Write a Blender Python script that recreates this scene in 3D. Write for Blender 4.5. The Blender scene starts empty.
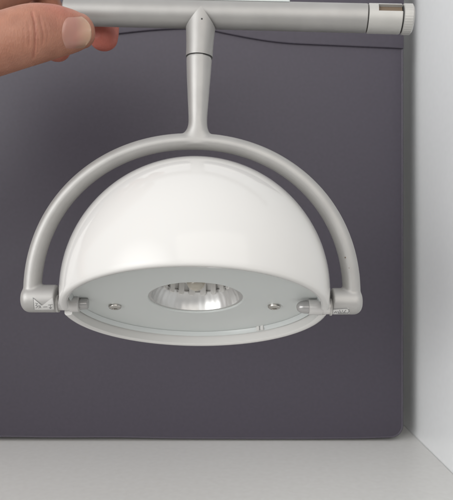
import bpy, bmesh, math, random
from mathutils import Vector, Matrix
from mathutils.bvhtree import BVHTree
random.seed(4)
PI = math.pi
sc = bpy.context.scene
COL = sc.collection

# ------------------------------------------------------------------ camera maths
F = 620.0                 # focal length in photo pixels (453 wide)
CU, CV = 226.5, 250.0
CAMZ = 0.1386             # camera height over the shelf board
def P(u, v, d):
    return Vector(((u - CU) * d / F, d, CAMZ + (CV - v) * d / F))
def to_px(p):
    return (CU + p.x / p.y * F, CV - (p.z - CAMZ) / p.y * F)

# ------------------------------------------------------------------ helpers
def link(o):
    COL.objects.link(o); return o

def thing(name, label, cat, loc, group=None):
    o = bpy.data.objects.new(name, None)
    o.empty_display_size = 0.02
    o.location = loc
    link(o)
    o['label'] = label; o['category'] = cat
    if group: o['group'] = group
    return o

def finish_mesh(me, smooth=True, angle=35):
    if smooth:
        for p in me.polygons: p.use_smooth = True
        if angle: me.set_sharp_from_angle(angle=math.radians(angle))

def obj(name, bm_or_me, mat, parent=None, origin=None, smooth=True, angle=35):
    """mesh given in world coordinates; stored relative to `origin` (the thing's empty)"""
    if isinstance(bm_or_me, bmesh.types.BMesh):
        me = bpy.data.meshes.new(name)
        bmesh.ops.recalc_face_normals(bm_or_me, faces=bm_or_me.faces)
        bm_or_me.to_mesh(me); bm_or_me.free()
    else:
        me = bm_or_me
        me.name = name
    if origin is not None:
        me.transform(Matrix.Translation(-Vector(origin)))
    finish_mesh(me, smooth, angle)
    me.materials.clear()
    if mat: me.materials.append(mat)
    o = bpy.data.objects.new(name, me)
    link(o)
    if parent is not None: o.parent = parent
    elif origin is not None: o.location = origin
    return o

def frame_for(axis, ref=None):
    a = Vector(axis).normalized()
    if ref is None:
        ref = Vector((0, 0, 1)) if abs(a.z) < 0.9 else Vector((0, 1, 0))
    b = (ref - a * ref.dot(a)).normalized()
    c = a.cross(b)
    return a, b, c

def lathe(bm, p0, axis, prof, seg=64, ref=None):
    """revolve prof [(s, r)] about the axis through p0"""
    a, b, c = frame_for(axis, ref)
    rings = []
    for s, r in prof:
        ctr = Vector(p0) + a * s
        if r < 1e-7:
            rings.append([bm.verts.new(ctr)])
        else:
            rings.append([bm.verts.new(ctr + b * (r * math.cos(2*PI*i/seg)) + c * (r * math.sin(2*PI*i/seg))) for i in range(seg)])
    for r0, r1 in zip(rings, rings[1:]):
        n0, n1 = len(r0), len(r1)
        if n0 == 1 and n1 == 1: continue
        for i in range(seg):
            j = (i + 1) % seg
            if n0 == 1: bm.faces.new((r0[0], r1[i], r1[j]))
            elif n1 == 1: bm.faces.new((r0[i], r0[j], r1[0]))
            else: bm.faces.new((r0[i], r0[j], r1[j], r1[i]))

def loft(bm, pts, rads, ref=Vector((0, 0, 1)), seg=28, caps=True):
    """elliptical tube; rads = [(r along ref, r across)]"""
    rings = []
    n = len(pts)
    for k in range(n):
        t = (pts[min(k + 1, n - 1)] - pts[max(k - 1, 0)]).normalized()
        b = (ref - t * ref.dot(t)).normalized()
        c = t.cross(b)
        rb, rc = rads[k]
        rings.append([bm.verts.new(pts[k] + b * (rb * math.cos(2*PI*i/seg)) + c * (rc * math.sin(2*PI*i/seg))) for i in range(seg)])
    for r0, r1 in zip(rings, rings[1:]):
        for i in range(seg):
            j = (i + 1) % seg
            bm.faces.new((r0[i], r0[j], r1[j], r1[i]))
    if caps:
        bm.faces.new(rings[0][::-1]); bm.faces.new(rings[-1])
    return rings

def catmull(pts, n):
    """pts: list of equal-length tuples; returns resampled tuples"""
    out = []
    m = len(pts)
    for i in range(m - 1):
        p0 = pts[max(i-1, 0)]; p1 = pts[i]; p2 = pts[i+1]; p3 = pts[min(i+2, m-1)]
        for k in range(n):
            t = k / n
            out.append(tuple(0.5*((2*b) + (-a+c)*t + (2*a-5*b+4*c-d)*t*t + (-a+3*b-3*c+d)*t**3) for a, b, c, d in zip(p0, p1, p2, p3)))
    out.append(tuple(pts[-1]))
    return out

def remeshed(bm, voxel, smooth_it, factor=0.5):
    me = bpy.data.meshes.new('tmp')
    bmesh.ops.recalc_face_normals(bm, faces=bm.faces)
    bm.to_mesh(me); bm.free()
    o = bpy.data.objects.new('tmp', me); link(o)
    m = o.modifiers.new('r', 'REMESH'); m.mode = 'VOXEL'; m.voxel_size = voxel; m.use_smooth_shade = True
    if smooth_it:
        s = o.modifiers.new('s', 'SMOOTH'); s.factor = factor; s.iterations = smooth_it
    dg = bpy.context.evaluated_depsgraph_get()
    out = bpy.data.meshes.new_from_object(o.evaluated_get(dg))
    bpy.data.objects.remove(o); bpy.data.meshes.remove(me)
    return out

def boolean_cut(bm, cutter_bm):
    ms = []
    for b in (bm, cutter_bm):
        me = bpy.data.meshes.new('tmp'); bmesh.ops.recalc_face_normals(b, faces=b.faces); b.to_mesh(me); b.free(); ms.append(me)
    o = bpy.data.objects.new('tmp', ms[0]); c = bpy.data.objects.new('tmpc', ms[1]); link(o); link(c)
    m = o.modifiers.new('b', 'BOOLEAN'); m.operation = 'DIFFERENCE'; m.object = c; m.solver = 'EXACT'
    dg = bpy.context.evaluated_depsgraph_get()
    out = bpy.data.meshes.new_from_object(o.evaluated_get(dg))
    bpy.data.objects.remove(o); bpy.data.objects.remove(c)
    return out

def box(bm, lo, hi):
    r = bmesh.ops.create_cube(bm, size=1.0)
    lo = Vector(lo); hi = Vector(hi)
    for v in r['verts']:
        v.co = Vector(((lo.x+hi.x)/2 + v.co.x*(hi.x-lo.x), (lo.y+hi.y)/2 + v.co.y*(hi.y-lo.y), (lo.z+hi.z)/2 + v.co.z*(hi.z-lo.z)))
    return r['verts']

# ------------------------------------------------------------------ materials
def mat(name):
    m = bpy.data.materials.new(name); m.use_nodes = True
    return m, m.node_tree, m.node_tree.nodes['Principled BSDF']
def noise_bump(nt, bsdf, scale, strength, dist=0.0003, detail=4, coord='Object', normal_in=None):
    tc = nt.nodes.new('ShaderNodeTexCoord')
    n = nt.nodes.new('ShaderNodeTexNoise'); n.inputs['Scale'].default_value = scale; n.inputs['Detail'].default_value = detail
    nt.links.new(tc.outputs[coord], n.inputs['Vector'])
    b = nt.nodes.new('ShaderNodeBump'); b.inputs['Strength'].default_value = strength; b.inputs['Distance'].default_value = dist
    nt.links.new(n.outputs['Fac'], b.inputs['Height'])
    nt.links.new(b.outputs['Normal'], bsdf.inputs['Normal'])
    return n, b, tc
def noise_colour(nt, bsdf, c0, c1, scale, detail=5, lo=0.3, hi=0.7, sock='Base Color'):
    tc = nt.nodes.new('ShaderNodeTexCoord')
    n = nt.nodes.new('ShaderNodeTexNoise'); n.inputs['Scale'].default_value = scale; n.inputs['Detail'].default_value = detail
    nt.links.new(tc.outputs['Object'], n.inputs['Vector'])
    r = nt.nodes.new('ShaderNodeValToRGB')
    r.color_ramp.elements[0].position = lo; r.color_ramp.elements[1].position = hi
    r.color_ramp.elements[0].color = (*c0, 1); r.color_ramp.elements[1].color = (*c1, 1)
    nt.links.new(n.outputs['Fac'], r.inputs['Fac'])
    nt.links.new(r.outputs['Color'], bsdf.inputs[sock])
    return r
def plain(name, col, rough=0.5, metal=0.0, spec=0.5, coat=0.0):
    m, nt, b = mat(name)
    b.inputs['Base Color'].default_value = (*col, 1)
    b.inputs['Roughness'].default_value = rough
    b.inputs['Metallic'].default_value = metal
    b.inputs['Specular IOR Level'].default_value = spec
    b.inputs['Coat Weight'].default_value = coat
    b.inputs['Coat Roughness'].default_value = 0.05
    return m, nt, b

M = {}
def silver(name, c0, c1, rough, metal):
    m, nt, b = plain(name, c0, rough, metal)
    noise_colour(nt, b, c0, c1, 90)
    noise_bump(nt, b, 4200, 0.22, 0.00012, 2)
    return m
M['alu'] = silver('satin_aluminium', (0.30, 0.294, 0.285), (0.335, 0.329, 0.320), 0.46, 0.45)
M['yoke'] = silver('silver_lacquer', (0.325, 0.319, 0.310), (0.36, 0.354, 0.344), 0.44, 0.40)
M['sleeve'] = silver('pale_grey_plastic', (0.375, 0.369, 0.352), (0.42, 0.414, 0.396), 0.45, 0.2)
M['shade'], nt, b = plain('white_enamel', (0.585, 0.578, 0.564), 0.08, 0, 0.30, 0.0)
noise_colour(nt, b, (0.06, 0.06, 0.06), (0.16, 0.16, 0.16), 45, 6, 0.35, 0.75, 'Roughness')
noise_bump(nt, b, 60, 0.03, 0.0004, 2)
M['disc'], nt, b = plain('frosted_glass', (0.54, 0.565, 0.555), 0.30, 0, 0.5)
noise_bump(nt, b, 4000, 0.05, 0.0001, 2)
M['glassrim'], nt, b = plain('glass_edge', (0.50, 0.525, 0.52), 0.2, 0, 0.6)
M['chrome'], nt, b = plain('polished_reflector', (0.60, 0.598, 0.59), 0.36, 1.0)
M['screw'], nt, b = plain('bright_steel', (0.47, 0.455, 0.43), 0.16, 1.0)
M['collar'], nt, b = plain('clear_grey_plastic', (0.50, 0.49, 0.48), 0.30, 0.2)
M['dark'], nt, b = plain('dark_gap', (0.02, 0.02, 0.02), 0.6)
M['capgrey'], nt, b = plain('smoky_grey_plastic', (0.34, 0.335, 0.33), 0.16, 0.3)
M['brown'], nt, b = plain('brown_contact', (0.13, 0.095, 0.065), 0.5)
M['white'], nt, b = plain('white_sticker', (0.45, 0.447, 0.436), 0.4)
M['bowl'], nt, b = plain('pale_lamp_holder', (0.70, 0.69, 0.67), 0.35)
M['ink'], nt, b = plain('black_ink', (0.15, 0.15, 0.15), 0.6)
M['bulb'], nt, b = plain('pale_bulb', (0.90, 0.85, 0.74), 0.05, 0, 0.6, 0.3)
b.inputs['Transmission Weight'].default_value = 0.6
M['plate'], nt, b = plain('pale_strip', (0.45, 0.49, 0.48), 0.4)

m, nt, b = plain('melamine_shelf', (0.60, 0.59, 0.57), 0.38)
noise_colour(nt, b, (0.695, 0.687, 0.665), (0.735, 0.73, 0.71), 260)
noise_bump(nt, b, 900, 0.06, 0.0002, 3)
M['shelf'] = m
m, nt, b = plain('melamine_side', (0.68, 0.69, 0.69), 0.30)
noise_colour(nt, b, (0.80, 0.815, 0.82), (0.825, 0.84, 0.845), 220)
noise_bump(nt, b, 900, 0.06, 0.0002, 3)
M['side'] = m
m, nt, b = plain('back_board', (0.74, 0.74, 0.73), 0.5)
noise_bump(nt, b, 900, 0.06, 0.0002, 3)
M['back'] = m
# soft-touch dark case: slightly mottled mauve grey
m, nt, b = plain('soft_touch_cover', (0.052, 0.046, 0.054), 0.52)
noise_colour(nt, b, (0.0425, 0.0365, 0.0515), (0.0485, 0.0415, 0.058), 420)
noise_bump(nt, b, 2200, 0.30, 0.0003, 3)
M['case'] = m
m, nt, b = plain('case_piping', (0.054, 0.047, 0.064), 0.5)
noise_bump(nt, b, 2600, 0.18, 0.0002, 3)
M['piping'] = m

# skin: tone varies with a stored attribute (ruddier fingertips and creases)
m, nt, b = plain('skin', (0.42, 0.23, 0.15), 0.48, 0, 0.4)
att = nt.nodes.new('ShaderNodeAttribute'); att.attribute_name = 'ruddy'
mixc = nt.nodes.new('ShaderNodeMix'); mixc.data_type = 'RGBA'
mixc.inputs[6].default_value = (0.335, 0.160, 0.108, 1); mixc.inputs[7].default_value = (0.42, 0.115, 0.09, 1)
nt.links.new(att.outputs['Fac'], mixc.inputs[0])
tc = nt.nodes.new('ShaderNodeTexCoord')
n1 = nt.nodes.new('ShaderNodeTexNoise'); n1.inputs['Scale'].default_value = 160; n1.inputs['Detail'].default_value = 5
nt.links.new(tc.outputs['Object'], n1.inputs['Vector'])
ramp = nt.nodes.new('ShaderNodeValToRGB')
ramp.color_ramp.elements[0].position = 0.3; ramp.color_ramp.elements[0].color = (0.86, 0.80, 0.78, 1)
ramp.color_ramp.elements[1].position = 0.72; ramp.color_ramp.elements[1].color = (1.08, 1.06, 1.04, 1)
nt.links.new(n1.outputs['Fac'], ramp.inputs['Fac'])
mul = nt.nodes.new('ShaderNodeMix'); mul.data_type = 'RGBA'; mul.blend_type = 'MULTIPLY'; mul.inputs[0].default_value = 1
nt.links.new(mixc.outputs[2], mul.inputs[6]); nt.links.new(ramp.outputs['Color'], mul.inputs[7])
nt.links.new(mul.outputs[2], b.inputs['Base Color'])
vor = nt.nodes.new('ShaderNodeTexVoronoi'); vor.inputs['Scale'].default_value = 1500
vmap = nt.nodes.new('ShaderNodeMapping'); vmap.inputs['Scale'].default_value = (1.0, 1.0, 0.45)
nt.links.new(tc.outputs['Object'], vmap.inputs['Vector']); nt.links.new(vmap.outputs['Vector'], vor.inputs['Vector'])
bp = nt.nodes.new('ShaderNodeBump'); bp.inputs['Strength'].default_value = 0.32; bp.inputs['Distance'].default_value = 0.0003
nt.links.new(vor.outputs['Distance'], bp.inputs['Height']); nt.links.new(bp.outputs['Normal'], b.inputs['Normal'])
b.inputs['Subsurface Weight'].default_value = 0.3
b.inputs['Subsurface Radius'].default_value = (1.0, 0.35, 0.2)
b.inputs['Subsurface Scale'].default_value = 0.0025
M['skin'] = m
# nail: pink bed, ivory free edge (attribute 'free' 0..1)
m, nt, b = plain('nail', (0.5, 0.3, 0.25), 0.24, 0, 0.5)
att = nt.nodes.new('ShaderNodeAttribute'); att.attribute_name = 'free'
r = nt.nodes.new('ShaderNodeValToRGB')
e = r.color_ramp.elements
e[0].position = 0.0; e[0].color = (0.38, 0.205, 0.155, 1)
e[1].position = 1.0; e[1].color = (0.385, 0.25, 0.17, 1)
k = e.new(0.12); k.color = (0.365, 0.185, 0.145, 1)
k = e.new(0.50); k.color = (0.36, 0.175, 0.14, 1)
k = e.new(0.74); k.color = (0.375, 0.215, 0.155, 1)
nt.links.new(att.outputs['Fac'], r.inputs['Fac']); nt.links.new(r.outputs['Color'], b.inputs['Base Color'])
b.inputs['Subsurface Weight'].default_value = 0.1; b.inputs['Subsurface Scale'].default_value = 0.002
M['nail'] = m

# ------------------------------------------------------------------ setting: shelf board, side wall, back wall
XW = 190 * 0.457 / F          # inner face of the side wall
D_BACK = 0.497
def struct(name, bm, m):
    o = obj(name, bm, m, smooth=False); o['kind'] = 'structure'; return o
bm = bmesh.new(); box(bm, (-0.55, 0.10, -0.022), (XW, D_BACK, 0.0)); struct('shelf', bm, M['shelf'])
bm = bmesh.new(); box(bm, (XW + 0.0004, 0.20, -0.022), (XW + 0.02, D_BACK + 0.02, 0.48)); struct('side_wall', bm, M['side'])
bm = bmesh.new(); box(bm, (-0.55, D_BACK, -0.022), (XW, D_BACK + 0.02, 0.48)); struct('back_wall', bm, M['back'])

# ------------------------------------------------------------------ dark case leaning at the back
DP = 0.450                    # front face of the case
def rrect(x0, x1, z0, z1, r, n=10, sag=0.0):
    pts = []
    for cx, cz, a0 in ((x1-r, z0+r, -PI/2), (x1-r, z1-r, 0), (x0+r, z1-r, PI/2), (x0+r, z0+r, PI)):
        for i in range(n+1):
            a = a0 + PI/2*i/n
            pts.append((cx + r*math.cos(a), cz + r*math.sin(a)))
    return pts
def slab(bm, pts, y0, y1, bev, nb=4):
    """outline pts (x,z) extruded y0 (front) .. y1 with rounded front and back edges"""
    cx = sum(p[0] for p in pts)/len(pts); cz = sum(p[1] for p in pts)/len(pts)
    n = len(pts)
    nr = []
    for i in range(n):
        a = Vector(pts[i-1]); c = Vector(pts[(i+1) % n])
        t = (c - a)
        t = t.normalized() if t.length > 1e-9 else Vector((1, 0))
        nr.append(Vector((t.y, -t.x)))
    rings = []
    for k in range(nb+1):
        a = PI/2*k/nb
        rings.append((bev*(1-math.sin(a)), y0 + bev*(1-math.cos(a))))
    for k in range(nb+1):
        a = PI/2*(1-k/nb)
        rings.append((bev*(1-math.sin(a)), y1 - bev*(1-math.cos(a))))
    vr = []
    for off, y in rings:
        vr.append([bm.verts.new((pts[i][0]-nr[i].x*off, y, pts[i][1]-nr[i].y*off)) for i in range(n)])
    for r0, r1 in zip(vr, vr[1:]):
        for i in range(n):
            j = (i+1) % n
            bm.faces.new((r0[i], r0[j], r1[j], r1[i]))
    bm.faces.new(vr[0]); bm.faces.new(vr[-1][::-1])
px = 0.450 / F
case_x0 = P(-190, 0, DP).x; case_x1 = P(404, 0, DP).x
case_z1 = P(0, -70, DP).z
case_pts = rrect(case_x0, case_x1, 0.0006, case_z1, 13*px)
case_loc = Vector(((case_x0+case_x1)/2, DP + 0.014, 0))
case = thing('storage_case', 'flat dark mauve-grey soft-cover case with rounded corners standing upright behind the lamp', 'case', case_loc)
def sag(bm_):
    ks = [(-400, 1.6), (-40, 1.9), (0, 1.8), (60, 1.3), (110, 1.4), (190, 0.4), (290, 0.2), (350, 0.4), (396, 1.3), (420, 1.4)]
    for v in bm_.verts:
        if v.co.z < 0.02:
            u = to_px(v.co)[0]
            for (a0, b0), (a1, b1) in zip(ks, ks[1:]):
                if a0 <= u <= a1:
                    t = (u-a0)/(a1-a0); t = t*t*(3-2*t)
                    v.co.z += (b0 + (b1-b0)*t)*0.001*(1 - v.co.z/0.02)
                    break
# subdivide the long lower edge so that it can sag
low = [(case_x0 + 13*px + (case_x1 - case_x0 - 26*px)*i/60, 0.0006) for i in range(1, 60)]
case_pts = case_pts + low
bm = bmesh.new(); slab(bm, case_pts, DP, DP + 0.028, 0.0022); sag(bm)
obj('shell', bm, M['case'], case, case_loc, angle=None)
# front pocket: shallow arched top edge, follows the rounded bottom corner
top = [(-186, 62), (-120, 58), (-40, 51), (40, 43), (100, 35.5), (140, 31), (165, 29), (188, 28.2), (206, 29.2), (225, 33), (248, 37.5), (270, 41), (292, 43.2), (330, 45), (399.0, 48)]
topc = catmull(top, 5)
pk = []
x1 = case_x1 - 0.0004; x0 = case_x0 + 0.0006; zt = case_z1 - 0.0006
topc = topc[:-1] + [(403.2, 48.1)]
for u, v in topc:
    q = P(u, v, DP - 0.002); pk.append((min(q.x, x1), q.z))
pk[-1] = (x1, pk[-1][1])
pk += [(x1, zt - 0.006), (x1 - 0.002, zt - 0.002), (x1 - 0.006, zt), (x0 + 0.006, zt), (x0, zt - 0.006)]
bm = bmesh.new(); slab(bm, pk, DP - 0.0016, DP + 0.0004, 0.0007, 3)
obj('flap', bm, M['case'], case, case_loc, angle=None)
# thin welt round the edge of the shell
bm = bmesh.new()
wel = rrect(case_x0 + 0.0012, case_x1 - 0.0012, 0.0018, case_z1 - 0.0012, 12*px)
wel += [(case_x0 + 13*px + (case_x1 - case_x0 - 26*px)*i/60, 0.0018) for i in range(1, 60)]
ring = [Vector((x, DP + 0.0004, z)) for x, z in wel]
n = len(ring); sec = 8; vr = []
for i in range(n):
    t = (ring[(i+1) % n] - ring[i-1]).normalized(); nn = Vector((t.z, 0, -t.x))
    vr.append([bm.verts.new(ring[i] + nn*(0.0008*math.cos(2*PI*k/sec)) + Vector((0, 1, 0))*(0.0008*math.sin(2*PI*k/sec))) for k in range(sec)])
for i in range(n):
    for k in range(sec):
        bm.faces.new((vr[i][k], vr[(i+1) % n][k], vr[(i+1) % n][(k+1) % sec], vr[i][(k+1) % sec]))
sag(bm)
obj('piping', bm, M['piping'], case, case_loc, angle=None)

# ------------------------------------------------------------------ the lamp
D = 0.279; S = D / F                    # metres per photo pixel at the lamp
TILT = math.radians(23.0)
AX = Vector((0, math.sin(TILT), math.cos(TILT)))       # dome axis, crown up
BX = Vector((1, 0, 0)); CX = AX.cross(BX)              # CX points away from... checked below
FAR = Vector((0, math.cos(TILT), -math.sin(TILT)))     # along the rim plane, to the far side
RIMC = P(195.5, 312, D)
lamp_loc = RIMC - Vector((0, 0, 0.03))
lamp = thing('swivel_lamp', 'silver lamp with white half-dome shade swivelling in a curved yoke below a tube', 'lamp', lamp_loc)
def lp(name, bm, m, parent=None, **k):
    return obj(name, bm, m, parent or lamp, lamp_loc, **k)

# --- horizontal tube
TA = P(66, 11.6, 0.2905); TB = P(412.4, 19.6, 0.278)
tdir = (TB - TA).normalized(); tlen = (TB - TA).length
RT = 0.00635
def s_at(u):   # length along the tube where it crosses column u
    lo, hi = 0, tlen
    for _ in range(40):
        mid = (lo+hi)/2
        if to_px(TA + tdir*mid)[0] < u: lo = mid
        else: hi = mid
    return lo
s1 = s_at(366.5); s2 = s_at(400.5)
bm = bmesh.new()
lathe(bm, TA, tdir, [(0, 0), (0, RT-0.0006), (0.0006, RT), (s1-0.0003, RT), (s1, RT-0.0003), (s1, 0)], 72)
tube = lp('tube', bm, M['alu'])
# pale flat strip lying along the top of the tube
bm = bmesh.new()
sa, sb = s_at(165), s_at(289)
up = (Vector((0, 0, 1)) - tdir*tdir.z).normalized(); bk = tdir.cross(up)
if bk.y < 0: bk = -bk
q = [TA + tdir*sa, TA + tdir*sb]
vs = []
for e_, (c, dx) in enumerate(((q[0], 0), (q[1], 0))):
    for yy, zz in ((-0.0036, RT-0.0012), (0.0046, RT-0.0012), (0.0046, RT+0.0008), (-0.0036, RT+0.0008)):
        vs.append(bm.verts.new(c + bk*yy + up*zz))
for i in range(4): bm.faces.new((vs[i], vs[(i+1) % 4], vs[4+(i+1) % 4], vs[4+i]))
bm.faces.new(vs[:4]); bm.faces.new(vs[4:])
bmesh.ops.bevel(bm, geom=bm.edges[:], offset=0.0003, segments=2, affect='EDGES')
lp('top_strip', bm, M['plate'], tube)
# sleeve with a slot
bm = bmesh.new()
RS = RT + 0.00015
lathe(bm, TA, tdir, [(s1+0.0004, 0), (s1+0.0004, RS-0.0003), (s1+0.0007, RS), (s2-0.0003, RS), (s2, RS-0.0003), (s2, 0)], 72)
cut = bmesh.new()
u0, u1 = s_at(376.5), s_at(404)
fr = -bk
vs = []
nrm = (up*0.50 + fr*0.866).normalized(); tng = tdir.cross(nrm).normalized()
for s in (u0, u1):
    for a_, b_ in ((-0.0021, 0.0030), (0.0021, 0.0030), (0.0021, 0.010), (-0.0021, 0.010)):
        vs.append(cut.verts.new(TA + tdir*s + tng*a_ + nrm*b_))
for i in range(4): cut.faces.new((vs[i], vs[(i+1) % 4], vs[4+(i+1) % 4], vs[4+i]))
cut.faces.new(vs[:4]); cut.faces.new(vs[4:])
sleeve = lp('end_sleeve', boolean_cut(bm, cut), M['sleeve'])
bm = bmesh.new()
vs = []
for s in (u0+0.0002, s2-0.0001):
    for a_, b_ in ((-0.00205, 0.0032), (0.00205, 0.0032), (0.00205, 0.0048), (-0.00205, 0.0048)):
        vs.append(bm.verts.new(TA + tdir*s + tng*a_ + nrm*b_))
for i in range(4): bm.faces.new((vs[i], vs[(i+1) % 4], vs[4+(i+1) % 4], vs[4+i]))
bm.faces.new(vs[:4]); bm.faces.new(vs[4:])
lp('slot_contact', bm, M['brown'], sleeve, smooth=False)
# dark spacer, then ribbed end cap
bm = bmesh.new(); lathe(bm, TA, tdir, [(s2+0.0001, 0), (s2+0.0001, RS-0.0008), (s2+0.0006, RS-0.0008), (s2+0.0006, 0)], 64)
lp('spacer_ring', bm, M['dark'])
bm = bmesh.new()
a, b_, c_ = frame_for(tdir)
e0 = s2 + 0.0006; e1 = tlen
prof = [(e0, 0), (e0, RS-0.0003), (e0+0.0003, RS+0.0002), (e1-0.0008, RS+0.0002), (e1, RS-0.0010), (e1, 0)]
seg = 144
lathe(bm, TA, tdir, prof, seg)
for v in bm.verts:
    rel = v.co - TA; s = rel.dot(tdir); rad = rel - tdir*s
    if rad.length > RS-0.0004 and s < e1-0.0004:
        ang = math.atan2(rad.dot(c_), rad.dot(b_))
        k = round(ang/(2*PI)*seg)
        if k % 4 < 2: v.co -= rad.normalized()*0.00007
lp('end_cap', bm, M['sleeve'], angle=20)

# --- stem
ST = P(201.0, 20, D+0.0045); SBm = P(199.3, 57, D+0.0045)
SBot = P(197.0, 140, D + 0.004)
# upper collar with a pointed saddle top wrapping the tube
bm = bmesh.new()
c0 = SBm; cdir = (ST - SBm).normalized()
a, b_, c_ = frame_for(cdir, Vector((1, 0, 0)))
RC = 13.6*S
rows = 12; seg = 64; grid = []
z_apex = (P(201, 7.5, D).z - c0.z)
for r_ in range(rows+1):
    row = []
    for i in range(seg):
        an = 2*PI*i/seg
        x = math.cos(an); y = math.sin(an)
        topz = z_apex - abs(x)*RC*1.28
        if y*c_.y > 0: topz = min(topz, z_apex)
        zz = topz*r_/rows
        fl_ = 1 + 0.10*min(1, max(0, zz/(29*S)))**2
        row.append(bm.verts.new(c0 + cdir*zz + b_*(RC*x*fl_) + c_*(RC*y*1.06)))
    grid.append(row)
for r0, r1 in zip(grid, grid[1:]):
    for i in range(seg):
        j = (i+1) % seg; bm.faces.new((r0[i], r0[j], r1[j], r1[i]))
bm.faces.new(grid[0][::-1]); bm.faces.new(grid[-1])
coll = lp('collar', bm, M['alu'], angle=40)
# pin hole in the saddle
bm = bmesh.new()
hp = P(202, 20.5, D) ; hp.y = c0.y - RC*1.06 - 0.00004
lathe(bm, hp, Vector((0, 1, 0)), [(0, 0), (0, 0.0004), (0.0006, 0.0004), (0.0006, 0)], 16)
lp('pin_hole', bm, M['dark'], coll)
bm = bmesh.new()
lathe(bm, SBm - cdir*0.0008, cdir, [(0, 0), (0, RC*0.955), (0.0007, RC*0.955), (0.0007, 0)], 48)
lp('joint_gap', bm, M['dark'])

# --- yoke (stem, bow and both elbows are one casting)
YC = P(192, 293, D); YD = D + 0.002
bm = bmesh.new()
pts, rad = [], []
for i in range(97):
    th = PI*(1 - i/96)            # left -> right over the top
    cx, sy = math.cos(th), math.sin(th)
    e_ = 2/2.08
    u = 192 + 159.5*math.copysign(abs(cx)**e_, cx); v = 294 - 152.5*abs(sy)**e_
    pts.append(P(u, v, YD))
    w = 8.3 + 0.6*abs(cx)**2
    rad.append((0.0046, w*S))
loft(bm, pts, rad, ref=Vector((0, 1, 0)), seg=36)
# stem
sp = [(199.3, 58.0, 12.9), (199.1, 62, 12.9), (198.6, 80, 11.9), (198.2, 100, 10.6), (197.9, 116, 9.6), (197.8, 124, 9.6), (197.6, 129, 10.6), (197.4, 133, 13.0), (197.2, 136.5, 17.5), (197, 139.5, 25), (197, 142.5, 34), (197, 146, 34)]
spp = catmull(sp, 4)
pts = [P(u, v, YD + 0.0022*max(0, (130-v)/72)) for u, v, w in spp]
rad = [(w*S, w*S*1.04 if v < 108 else 0.0045 + max(0, (118-v)/10)*(w*S*1.04-0.0045)) for u, v, w in spp]
loft(bm, pts, rad, ref=Vector((1, 0, 0)), seg=48)
# elbows: short horizontal barrels with rounded outer ends
def barrel(u_out, u_in, v, rpx):
    p0 = P(u_out, v, YD); p1 = P(u_in, v, YD)
    L = (p1-p0).length; r = rpx*S
    k = r*0.62
    prof = [(0, 0)] + [(k*(1-math.cos(PI/2*i/8)), (r-k) + k*math.sin(PI/2*i/8)) for i in range(0, 9)] + [(L-0.0004, r), (L, r-0.0004), (L, 0)]
    lathe(bm, p0, p1-p0, prof, 48)
barrel(22.3, 57.5, 298.5, 14.0)
barrel(361.5, 331.5, 301.2, 13.4)
yme = remeshed(bm, 0.00050, 5)
bmY = bmesh.new(); bmY.from_mesh(yme)
yoke_bvh = BVHTree.FromBMesh(bmY); bmY.free()
yoke = lp('yoke', yme, M['yoke'], angle=None)

def on_surface(bvh, u, v, off):
    o = Vector((0, 0, CAMZ)); d = (P(u, v, 1.0) - o).normalized()
    hit = bvh.ray_cast(o, d)
    if hit[0] is None:
        h = bvh.find_nearest(P(u, v, YD - 0.004)); loc, nn = h[0], h[1]
    else:
        loc, nn = hit[0], hit[1]
    if nn.dot(d) > 0: nn = -nn
    return loc + nn*off
def sticker(bm, quad, nu, nv, off):
    """quad of 4 px corners -> grid wrapped on the yoke"""
    g = []
    for j in range(nv+1):
        row = []
        for i in range(nu+1):
            s, t = i/nu, j/nv
            u = (quad[0][0]*(1-s)+quad[1][0]*s)*(1-t) + (quad[3][0]*(1-s)+quad[2][0]*s)*t
            v = (quad[0][1]*(1-s)+quad[1][1]*s)*(1-t) + (quad[3][1]*(1-s)+quad[2][1]*s)*t
            row.append(bm.verts.new(on_surface(yoke_bvh, u, v, off)))
        g.append(row)
    for j in range(nv):
        for i in range(nu):
            bm.faces.new((g[j][i], g[j][i+1], g[j+1][i+1], g[j+1][i]))
def strokes(bm, lines, w, off):
    for ln in lines:
        for (xa, ya), (xb, yb) in zip(ln, ln[1:]):
            dx, dy = xb-xa, yb-ya; L = math.hypot(dx, dy) or 1
            nx, ny = -dy/L*w/2, dx/L*w/2
            ex, ey = dx/L*w*0.35, dy/L*w*0.35
            sticker(bm, [(xa-ex+nx, ya-ey+ny), (xb+ex+nx, yb+ey+ny), (xb+ex-nx, yb+ey-ny), (xa-ex-nx, ya-ey-ny)], max(1, int(L/0.8)), 1, off)
# left sticker: swallow-tailed white patch with pictograms
bm = bmesh.new()
sticker(bm, [(32.6, 297.2), (42.5, 305.2), (42.5, 309.6), (33.8, 309.4)], 10, 8, 0.00012)
sticker(bm, [(42.5, 305.2), (52.5, 297.6), (54.0, 309.2), (42.5, 309.6)], 10, 8, 0.00012)
st = lp('sticker', bm, M['white'], yoke); st['label'] = 'swallow-tailed white sticker with black pictograms'
bm = bmesh.new()
strokes(bm, [[(33.2, 297.9), (34.2, 309.0)], [(33.2, 297.9), (41.6, 304.9)], [(35.2, 302.9), (37.6, 303.4), (35.7, 305.3), (38.4, 305.9), (35.8, 307.8)], [(38.9, 304.9), (40.9, 307.6)],
             [(40.7, 305.6), (38.8, 307.9)],
             [(43.4, 306.8), (47.2, 306.6)], [(48.4, 304.8), (52.4, 304.4)], [(50.4, 304.6), (50.6, 308.4)], [(49.2, 307.2), (50.6, 308.4), (51.8, 307.0)]], 0.45, 0.00022)
lp('sticker_mark', bm, M['ink'], st, smooth=False)
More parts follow.
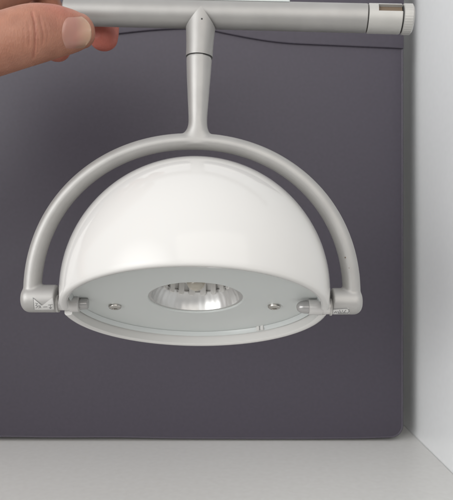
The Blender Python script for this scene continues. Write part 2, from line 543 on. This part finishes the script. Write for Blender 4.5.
# right sticker: outlined box with a rising-sun pictogram
bm = bmesh.new()
rb = [(333.6, 308.6), (348.4, 307.6), (349.6, 313.0), (333.0, 314.0)]
sticker(bm, rb, 14, 6, 0.00012)
st2 = lp('sticker', bm, M['white'], yoke); st2['label'] = 'small white sticker with an outlined box of black pictograms'
bm = bmesh.new()
strokes(bm, [[(333.8, 309.0), (346.6, 308.2), (348.6, 309.2), (349.0, 311.6), (347.2, 312.8)],
             [(334.2, 312.6), (335.8, 311.2), (336.6, 312.6)], [(337.6, 311.2), (339.0, 312.2)],
             [(339.6, 309.9), (340.0, 311.2), (341.0, 312.4)], [(342.6, 310.0), (342.2, 311.4)], [(345.8, 309.8), (343.6, 312.4)], [(337.8, 313.0), (346.4, 312.5)]], 0.55, 0.00022)
lp('sticker_mark', bm, M['ink'], st2, smooth=False)
# tiny specks on the right arm
bm = bmesh.new()
for u, v, r_ in ((345.6, 257.5, 0.9), (349.2, 268, 0.4)):
    c = on_surface(yoke_bvh, u, v, 0.00004)
    lathe(bm, c, Vector((0.3, -1, 0)).normalized(), [(-0.0002, 0), (-0.0002, r_*S), (0.00005, r_*S*0.8), (0.00005, 0)], 12)
lp('scratch', bm, M['brown'], yoke)

# --- shade
R = 0.0605; OFF = 0.0105; TH = 0.0034
SCN = RIMC + AX*OFF
th1 = math.acos(-OFF/R)
prof = []
for i in range(61):
    th = th1*i/60
    prof.append((R*math.cos(th), R*math.sin(th)))
rr = prof[-1][1]
prof += [(-OFF-0.0006, rr-0.0005), (-OFF-0.0008, rr-0.0012), (-OFF-0.0006, rr-TH+0.0006), (-OFF, rr-TH)]
Ri = R - TH
ti = math.acos(-OFF*0.6/Ri)
for i in range(60, -1, -1):
    th = ti*i/60
    prof.append((Ri*math.cos(th), Ri*math.sin(th)))
bm = bmesh.new(); lathe(bm, SCN, AX, prof, 160, ref=Vector((1, 0, 0)))
cut = bmesh.new()
PVL = P(62, 303.5, D); PVR = P(329, 306.5, D)
NR = 0.0041
for pv, sx in ((PVL, -1), (PVR, 1)):
    c0 = pv - Vector((sx*0.012, 0, 0))
    # U-shaped cutter: round at the top, running straight out through the rim
    prof2 = [(NR*math.cos(PI*i/16), NR*math.sin(PI*i/16)) for i in range(17)] + [(-NR, -0.02), (NR, -0.02)]
    v0 = [cut.verts.new(c0 + FAR*a_ + AX*b2) for a_, b2 in prof2]
    v1 = [cut.verts.new(c0 + Vector((sx*0.022, 0, 0)) + FAR*a_ + AX*b2) for a_, b2 in prof2]
    n = len(v0)
    for i in range(n): cut.faces.new((v0[i], v0[(i+1) % n], v1[(i+1) % n], v1[i]))
    cut.faces.new(v0[::-1]); cut.faces.new(v1)
shade = lp('shade', boolean_cut(bm, cut), M['shade'], angle=50)

# --- frosted disc with a round hole, downturned glassy lip
DH = 0.0066; RD = 0.0553; RH = 0.0212
bm = bmesh.new()
lathe(bm, RIMC + AX*DH, AX, [(0, RH+0.0003), (-0.0003, RH+0.0006), (-0.0003, RD), (0.0017, RD), (0.002, RH+0.0005), (0.0017, RH), (0, RH+0.0003)], 128)
disc = lp('diffuser_plate', bm, M['disc'])
bm = bmesh.new()
lathe(bm, RIMC + AX*DH, AX, [(-0.0004, RD-0.0004), (-0.0020, RD+0.0002), (-0.0026, RD+0.0006), (-0.0020, RD+0.0012), (-0.0002, RD+0.0012), (-0.0004, RD-0.0004)], 128)
lp('lip', bm, M['glassrim'], disc)
# two small white blocks added on the lip to stand in for a bright reflection
bm = bmesh.new()
for an in (math.radians(35),):
    o_ = RIMC + AX*(DH-0.0013) + BX*(math.sin(an)*(RD-0.0006)) + FAR*(math.cos(an)*(RD-0.0006))
    tt = (BX*math.cos(an) - FAR*math.sin(an)); ra = (BX*math.sin(an) + FAR*math.cos(an))
    for off in (-0.0012, 0.0012):
        vs = []
        for k in (-1, 1):
            for y_, z_ in ((-0.0004, -0.0012), (0.0012, -0.0012), (0.0012, 0.0010), (-0.0004, 0.0010)):
                vs.append(bm.verts.new(o_ + tt*(off + k*0.0008) + ra*y_ + AX*z_))
        for i in range(4): bm.faces.new((vs[i], vs[(i+1) % 4], vs[4+(i+1) % 4], vs[4+i]))
        bm.faces.new(vs[:4]); bm.faces.new(vs[4:])
lp('lip_glint', bm, M['shade'], disc, smooth=False)
for ux in (115.0, 274.2):
    # on the disc, a little to the far side
    base = RIMC + AX*(DH-0.0003)
    fy = 0.0100
    c = base + FAR*fy
    x = (ux - CU)*c.y/F
    c = Vector((x, c.y, c.z))
    bm = bmesh.new()
    h = -AX
    lathe(bm, c, h, [(0, 0), (0, 0.0030), (0.0008, 0.0030), (0.0013, 0.0027), (0.0016, 0.0021), (0.0017, 0.0013), (0.0016, 0.00115), (0.0006, 0.0010), (0.0006, 0)], 36)
    lp('screw', bm, M['screw'], disc)

# --- reflector and bulb inside the hole
bm = bmesh.new()
base = RIMC + AX*DH
ref_prof = [(0.0004, RH+0.0008), (0.0006, RH-0.0010), (0.003, RH-0.0016), (0.006, RH-0.0032), (0.0082, RH-0.0050), (0.0083, RH-0.0058)]
lathe(bm, base, AX, ref_prof + [(0.0092, RH-0.0050), (0.0010, RH+0.0014), (0.0004, RH+0.0008)], 256)
for v in bm.verts:                                     # fine fluting pressed into the reflector
    rel = v.co - base; s_ = rel.dot(AX); rad = rel - AX*s_
    if s_ > 0.0015:
        an = math.atan2(rad.dot(BX), rad.dot(FAR))
        v.co += rad*(0.0035*math.cos(32*an))
refl = lp('reflector', bm, M['chrome'])
bm = bmesh.new()
lathe(bm, base, AX, [(0.0092, RH-0.0045), (0.0122, RH-0.0052), (0.0140, RH-0.0085), (0.0143, 0), (0.0150, 0), (0.0150, RH-0.0080), (0.0122, RH-0.0040), (0.0092, RH-0.0040)], 64)
lp('inner_bowl', bm, M['bowl'], refl)
bm = bmesh.new()
nt_ = 18
for i in range(nt_):
    an = 2*PI*(i+0.5)/nt_
    ra = BX*math.sin(an) + FAR*math.cos(an); tt = BX*math.cos(an) - FAR*math.sin(an)
    o_ = base + ra*(RH-0.0062)
    vs = []
    w = 0.0014
    out = [(-w, 0.0124), (-w, 0.0072), (-w*0.6, 0.0064), (w*0.6, 0.0064), (w, 0.0072), (w, 0.0124)]
    f0 = [bm.verts.new(o_ + tt*a_ + AX*z_) for a_, z_ in out]
    f1 = [bm.verts.new(o_ + ra*0.0009 + tt*a_ + AX*z_) for a_, z_ in out]
    for k in range(6): bm.faces.new((f0[k], f0[(k+1) % 6], f1[(k+1) % 6], f1[k]))
    bm.faces.new(f0[::-1]); bm.faces.new(f1)
lp('fin_ring', bm, M['bowl'], refl, smooth=False)
bm = bmesh.new()
bprof = [(0.0035 + 0.0043*(1-math.cos(PI/2*i/12)), 0.0043*math.sin(PI/2*i/12)) for i in range(13)] + [(0.0110, 0.0038), (0.0139, 0.0036), (0.0139, 0)]
lathe(bm, base, AX, bprof, 48)
lp('bulb', bm, M['bulb'], refl)
bm = bmesh.new()
lathe(bm, base, AX, [(0.0088, 0.0046), (0.0086, 0.0058), (0.0100, 0.0062), (0.0141, 0.0064), (0.0141, 0.0046), (0.0088, 0.0046)], 48)
lp('bulb_collar', bm, M['chrome'], refl)

# --- pivots
def pivot_left():
    ax = Vector((1, 0, 0))
    p0 = P(56.3, 303.5, YD)
    def L(u): return (P(u, 303.5, YD) - p0).x
    bm = bmesh.new()
    lathe(bm, p0, ax, [(-0.002, 0), (-0.002, 0.0031), (L(70.5), 0.0031), (L(70.5), 0)], 40)
    sh = lp('pivot_shaft', bm, M['collar'])
    bm = bmesh.new()
    lathe(bm, p0, ax, [(L(70.3), 0), (L(70.3), 0.0034), (L(70.9), 0.0038), (L(79.2), 0.0038), (L(79.8), 0.0034), (L(79.8), 0)], 40)
    lp('pivot_collar', bm, M['collar'], sh)
    bm = bmesh.new()
    lathe(bm, p0, ax, [(L(79.8), 0), (L(79.8), 0.0024), (L(81.2), 0.0024), (L(81.2), 0.0027), (L(87), 0.0026), (L(88.2), 0.0022), (L(88.2), 0)], 40)
    lp('pivot_cap', bm, M['capgrey'], sh)
    bm = bmesh.new()
    lathe(bm, p0, ax, [(0.0003, 0), (0.0003, 0.0040), (0.0013, 0.0040), (0.0013, 0)], 40)
    lp('washer', bm, M['sleeve'], sh)
def pivot_right():
    ax = Vector((-1, 0, 0))
    p0 = P(332, 307.0, YD)
    def L(u): return -(P(u, 307, YD) - p0).x
    bm = bmesh.new()
    lathe(bm, p0, ax, [(-0.002, 0), (-0.002, 0.0033), (L(320), 0.0033), (L(320), 0)], 40)
    sh = lp('pivot_shaft', bm, M['collar'])
    bm = bmesh.new()
    lathe(bm, p0, ax, [(L(322), 0), (L(322), 0.0034), (L(321), 0.0036), (L(309), 0.0036), (L(308.4), 0.0032), (L(308.4), 0)], 40)
    lp('pivot_collar', bm, M['collar'], sh)
    bm = bmesh.new()
    k = [(L(308.3), 0), (L(308.3), 0.0030)] + [(L(306 - 9.6*math.sin(PI/2*i/10)), 0.0030*math.cos(PI/2*i/10)**0.8) for i in range(11)]
    lathe(bm, p0, ax, k, 40)
    lp('pivot_cap', bm, M['capgrey'], sh)
    bm = bmesh.new()
    lathe(bm, p0, ax, [(0.0003, 0), (0.0003, 0.0039), (0.0010, 0.0039), (0.0010, 0)], 40)
    lp('washer', bm, M['sleeve'], sh)
pivot_left(); pivot_right()

# ------------------------------------------------------------------ the hand
bm = bmesh.new()
def chain(nodes, n=8, ref=Vector((0, 0, 1)), round_end=True):
    """nodes: (u, v, depth, r_along_ref mm, r_across mm)"""
    q = [(*P(a[0], a[1], a[2]), a[3]/1000, a[4]/1000) for a in nodes]
    q = catmull(q, n)
    pts = [Vector(a[:3]) for a in q]; rad = [(a[3], a[4]) for a in q]
    if round_end:
        t = (pts[-1] - pts[-2]).normalized(); r0 = rad[-1]; L = min(r0)*0.95
        base = pts[-1]
        for i in range(1, 9):
            a_ = PI/2*i/8.4
            pts.append(base + t*(L*math.sin(a_))); rad.append((r0[0]*math.cos(a_), r0[1]*math.cos(a_)))
    loft(bm, pts, rad, ref=ref, seg=32)
Z = Vector((0, 0, 1)); Y = Vector((0, 1, 0)); X = Vector((1, 0, 0))
# thumb: nail side to the camera, pad on the tube
chain([(-185, 118, 0.292, 19, 15), (-130, 92, 0.277, 17.5, 14), (-62, 62, 0.259, 14.4, 12.2), (-28, 51, 0.258, 13.2, 11.3), (5, 42, 0.260, 12.6, 10.6),
       (33, 34.0, 0.2625, 12.4, 10.3), (52, 31.2, 0.2660, 11.4, 9.2), (66, 31.0, 0.2690, 10.1, 8.2), (77, 31.0, 0.2718, 8.6, 7.0), (81.5, 31.0, 0.2730, 7.6, 6.2)])
# index: over the top and down behind the tube
chain([(-120, 50, 0.305, 15, 13), (-42, 10, 0.292, 12.2, 12.6), (0, -9, 0.300, 10.6, 10.6), (42, -27, 0.326, 10.0, 10.0), (75, -30, 0.330, 8.6, 8.8)], ref=Z)
chain([(60, -33, 0.330, 9.0, 9.0), (88, -26, 0.325, 8.4, 8.6), (101, -6, 0.316, 8.0, 7.8), (103.3, 18, 0.3082, 7.8, 7.2), (103.6, 34, 0.3055, 7.4, 6.8), (103.8, 39, 0.3052, 6.9, 6.2)], ref=X)
# middle finger
chain([(-125, 45, 0.322, 15, 13), (-60, 4, 0.325, 12, 12), (-8, -22, 0.350, 10.2, 10.2), (20, -16, 0.348, 9, 9)], ref=Z)
chain([(8, -20, 0.350, 9.2, 9.2), (36, -8, 0.340, 8.6, 8.6), (52, 20, 0.326, 8.2, 7.8), (56.5, 40, 0.319, 7.8, 7.0), (57.2, 50, 0.317, 6.8, 6.2)], ref=X)
# ring finger
chain([(-130, 58, 0.335, 15, 13), (-84, 20, 0.345, 11.5, 11.5), (-50, -2, 0.362, 9.8, 9.8), (-30, 2, 0.360, 9, 9)], ref=Z)
chain([(-42, -2, 0.362, 9, 9), (-16, 12, 0.350, 8.4, 8.4), (0, 34, 0.336, 8, 7.6), (6, 46, 0.331, 7.4, 6.8)], ref=X)
# little finger
chain([(-140, 75, 0.345, 14, 12), (-106, 45, 0.358, 10, 10), (-84, 26, 0.368, 8.6, 8.6), (-66, 32, 0.366, 8, 8)], ref=Z)
chain([(-78, 30, 0.368, 8, 8), (-56, 42, 0.358, 7.4, 7.4), (-42, 56, 0.348, 6.8, 6.4), (-38, 64, 0.345, 6.2, 5.8)], ref=X)
# palm, wrist, forearm
chain([(-800, 480, 0.24, 36, 34), (-480, 275, 0.285, 31, 27), (-340, 195, 0.308, 27, 21), (-255, 150, 0.318, 29, 20), (-195, 108, 0.314, 34, 20), (-140, 72, 0.316, 32, 20), (-105, 48, 0.322, 24, 17)], ref=Z)
chain([(-190, 108, 0.318, 26, 20), (-150, 84, 0.330, 22, 18), (-118, 62, 0.336, 16, 15)], ref=Z)
# web between thumb and index
chain([(-150, 80, 0.298, 20, 14), (-95, 48, 0.285, 14, 12), (-62, 34, 0.280, 9, 9)], ref=Z)
hme = remeshed(bm, 0.00055, 12)
# creases over the thumb joint
import array
creases = [([(32, 12), (34.5, 22), (35.6, 34), (35.0, 46), (33.4, 58)], 0.00055, 1.1),
           ([(39.5, 16), (42, 27), (43.5, 36), (42.5, 44)], 0.00030, 1.0),
           ([(28.5, 24), (29.5, 34), (29.0, 46)], 0.00022, 0.9),
           ([(37.5, 30), (38.6, 40), (37.6, 52)], 0.00024, 0.8),
           ([(46, 24), (48, 33), (47, 43)], 0.00014, 0.9),
           ([(24, 28), (24.6, 38), (24, 50)], 0.00012, 0.9)]
def segdist(p, a, b):
    ax_, ay = a; bx, by = b; dx, dy = bx-ax_, by-ay
    t = max(0, min(1, ((p[0]-ax_)*dx + (p[1]-ay)*dy)/(dx*dx+dy*dy)))
    return math.hypot(p[0]-ax_-t*dx, p[1]-ay-t*dy), t
hme.update()
norms = [v.normal.copy() for v in hme.vertices]
ruddy = []
tipi = P(103.6, 36, 0.303); tipm = P(57, 48, 0.316); tipr = P(4, 40, 0.333); knuck = P(58, 8, 0.262); web = P(8, 14, 0.27)
def bump(p, c, r): 
    d_ = (p - c).length / r
    return math.exp(-d_*d_)
for v, nn in zip(hme.vertices, norms):
    p = v.co
    r_ = 0.92*bump(p, tipi, 0.017) + 0.6*bump(p, tipm, 0.014) + 0.6*bump(p, tipr, 0.014) + 0.38*bump(p, knuck, 0.009) + 0.35*bump(p, web, 0.010)
    view = (Vector((0, 0, CAMZ)) - p).normalized()
    if p.y < 0.285 and nn.dot(view) > 0.1:
        u, w_ = to_px(p)
        if 15 < u < 60 and 0 < w_ < 75:
            d = 0
            for ln, dep, wd in creases:
                dm = min(segdist((u, w_), a, b)[0] for a, b in zip(ln, ln[1:]))
                d += dep*math.exp(-(dm/wd)**2)
            v.co = p - nn*d*1.15
            r_ += min(0.35, d/0.0006*0.3)
        # nail fold: skin sinks a little under the plate
    ruddy.append(min(1, r_))
at = hme.attributes.new('ruddy', 'FLOAT', 'POINT'); at.data.foreach_set('value', ruddy)
hand_loc = P(-140, 150, 0.315)
hand = thing('hand', 'bare hand reaching in from the left, pinching the end of the lamp tube', 'hand', hand_loc)
bmh = bmesh.new(); bmh.from_mesh(hme); hbvh = BVHTree.FromBMesh(bmh); bmh.free()
palm = obj('skin', hme, M['skin'], hand, hand_loc, angle=None)
# thumb nail
bm = bmesh.new()
fl = bm.verts.layers.float.new('free')
nu, nv = 26, 24
g = []
for j in range(nv+1):
    t = j/nv*2-1                       # across (v)
    row = []
    for i in range(nu+1):
        s = i/nu
        # outline: curved cuticle on the left, rounded free edge on the right
        left = 60.0 + 6.5*abs(t)**2.2
        right = 91.2 - 11.5*abs(t)**2.6
        u = left + (right-left)*s
        v = 32.4 + t*(18.6 - 1.4*s)
        o = Vector((0, 0, CAMZ)); d = (P(u, v, 1.0)-o).normalized()
        hit = hbvh.ray_cast(o, d)
        base = hit[0] if (hit[0] is not None and hit[0].y < 0.285) else None
        row.append((u, v, s, t, base))
    g.append(row)
# smooth plate: fit by its own curve, kept just proud of the flesh
def plate_pt(u, v, s, t):
    # centre line depth follows the thumb, transverse arc
    dc = 0.2588 + (u-62)/29*0.0062 + 0.0006*s*s
    dd = dc + 0.0036*t*t + 0.0010*abs(t)**5
    return P(u, v, dd)
off = []
for row in g:
    for u, v, s, t, base in row:
        if base is not None and abs(t) < 0.8: off.append(plate_pt(u, v, s, t).y - base.y)
shift = -(sum(off)/len(off)) - 0.0003 if off else 0
vg = []
for row in g:
    r_ = []
    for u, v, s, t, base in row:
        p = plate_pt(u, v, s, t); q = P(u, v, p.y + shift)
        if base is not None:
            edge = max(0.0, (abs(t)-0.80)/0.20, (0.10-s)/0.10)     # sides and cuticle sink into the skin folds
            lift = 0.0004*(1-edge) - 0.0003*edge
            if edge > 0: q = P(u, v, base.y - lift)
            elif base.y - lift < q.y: q = P(u, v, base.y - lift)
        vv = bm.verts.new(q); vv[fl] = s
        r_.append(vv)
    vg.append(r_)
for j in range(nv):
    for i in range(nu):
        bm.faces.new((vg[j][i], vg[j][i+1], vg[j+1][i+1], vg[j+1][i]))
for _ in range(14):
    bmesh.ops.smooth_vert(bm, verts=[v for v in bm.verts if not v.is_boundary], factor=0.5, use_axis_x=False, use_axis_y=True, use_axis_z=False)
# give it thickness
ext = bmesh.ops.extrude_face_region(bm, geom=bm.faces[:])
for v in [e for e in ext['geom'] if isinstance(e, bmesh.types.BMVert)]:
    v.co += Vector((0, 0.0007, 0))
obj('thumb_nail', bm, M['nail'], hand, hand_loc, angle=60)

# ------------------------------------------------------------------ camera
cam = bpy.data.cameras.new('camera'); co = link(bpy.data.objects.new('camera', cam))
co.location = (0, 0, CAMZ); co.rotation_euler = (PI/2, 0, 0)
cam.sensor_fit = 'HORIZONTAL'; cam.sensor_width = 36; cam.lens = F/453*36
cam.clip_start = 0.01; cam.clip_end = 20
cam.dof.use_dof = True; cam.dof.focus_distance = 0.262; cam.dof.aperture_fstop = 40
sc.camera = co

# ------------------------------------------------------------------ light: soft indoor daylight from windows behind the camera
def area(name, loc, target, sx, sy, power, col):
    l = bpy.data.lights.new(name, 'AREA'); l.shape = 'RECTANGLE'; l.size = sx; l.size_y = sy; l.energy = power; l.color = col
    o = link(bpy.data.objects.new(name, l)); o.location = loc
    o.rotation_euler = (Vector(target) - Vector(loc)).to_track_quat('-Z', 'Y').to_euler()
    return o
wl = area('window_light', (-0.62, -0.62, 0.24), (0.24, 0.30, -0.02), 2.0, 1.8, 6.6, (1.0, 0.995, 0.985))
wl.data.spread = math.radians(60)
rl = area('room_light', (0.34, -0.75, 0.60), (0.10, 0.3, 0.0), 1.2, 1.1, 5.0, (1.0, 0.95, 0.88))
w = bpy.data.worlds.new('World'); sc.world = w; w.use_nodes = True
nt = w.node_tree; bg = nt.nodes['Background']
tc = nt.nodes.new('ShaderNodeTexCoord'); sep = nt.nodes.new('ShaderNodeSeparateXYZ')
nt.links.new(tc.outputs['Generated'], sep.inputs[0])
mr = nt.nodes.new('ShaderNodeMapRange'); mr.inputs['From Min'].default_value = -0.6; mr.inputs['From Max'].default_value = 0.8
nt.links.new(sep.outputs['Z'], mr.inputs['Value'])
rmp = nt.nodes.new('ShaderNodeValToRGB')
rmp.color_ramp.elements[0].color = (0.50, 0.49, 0.48, 1); rmp.color_ramp.elements[1].color = (1.15, 1.16, 1.18, 1)
nt.links.new(mr.outputs['Result'], rmp.inputs['Fac']); nt.links.new(rmp.outputs['Color'], bg.inputs['Color'])
bg.inputs['Strength'].default_value = 0.62
sc.view_settings.view_transform = 'Standard'; sc.view_settings.look = 'None'
sc.view_settings.exposure = 0.27; sc.view_settings.gamma = 1
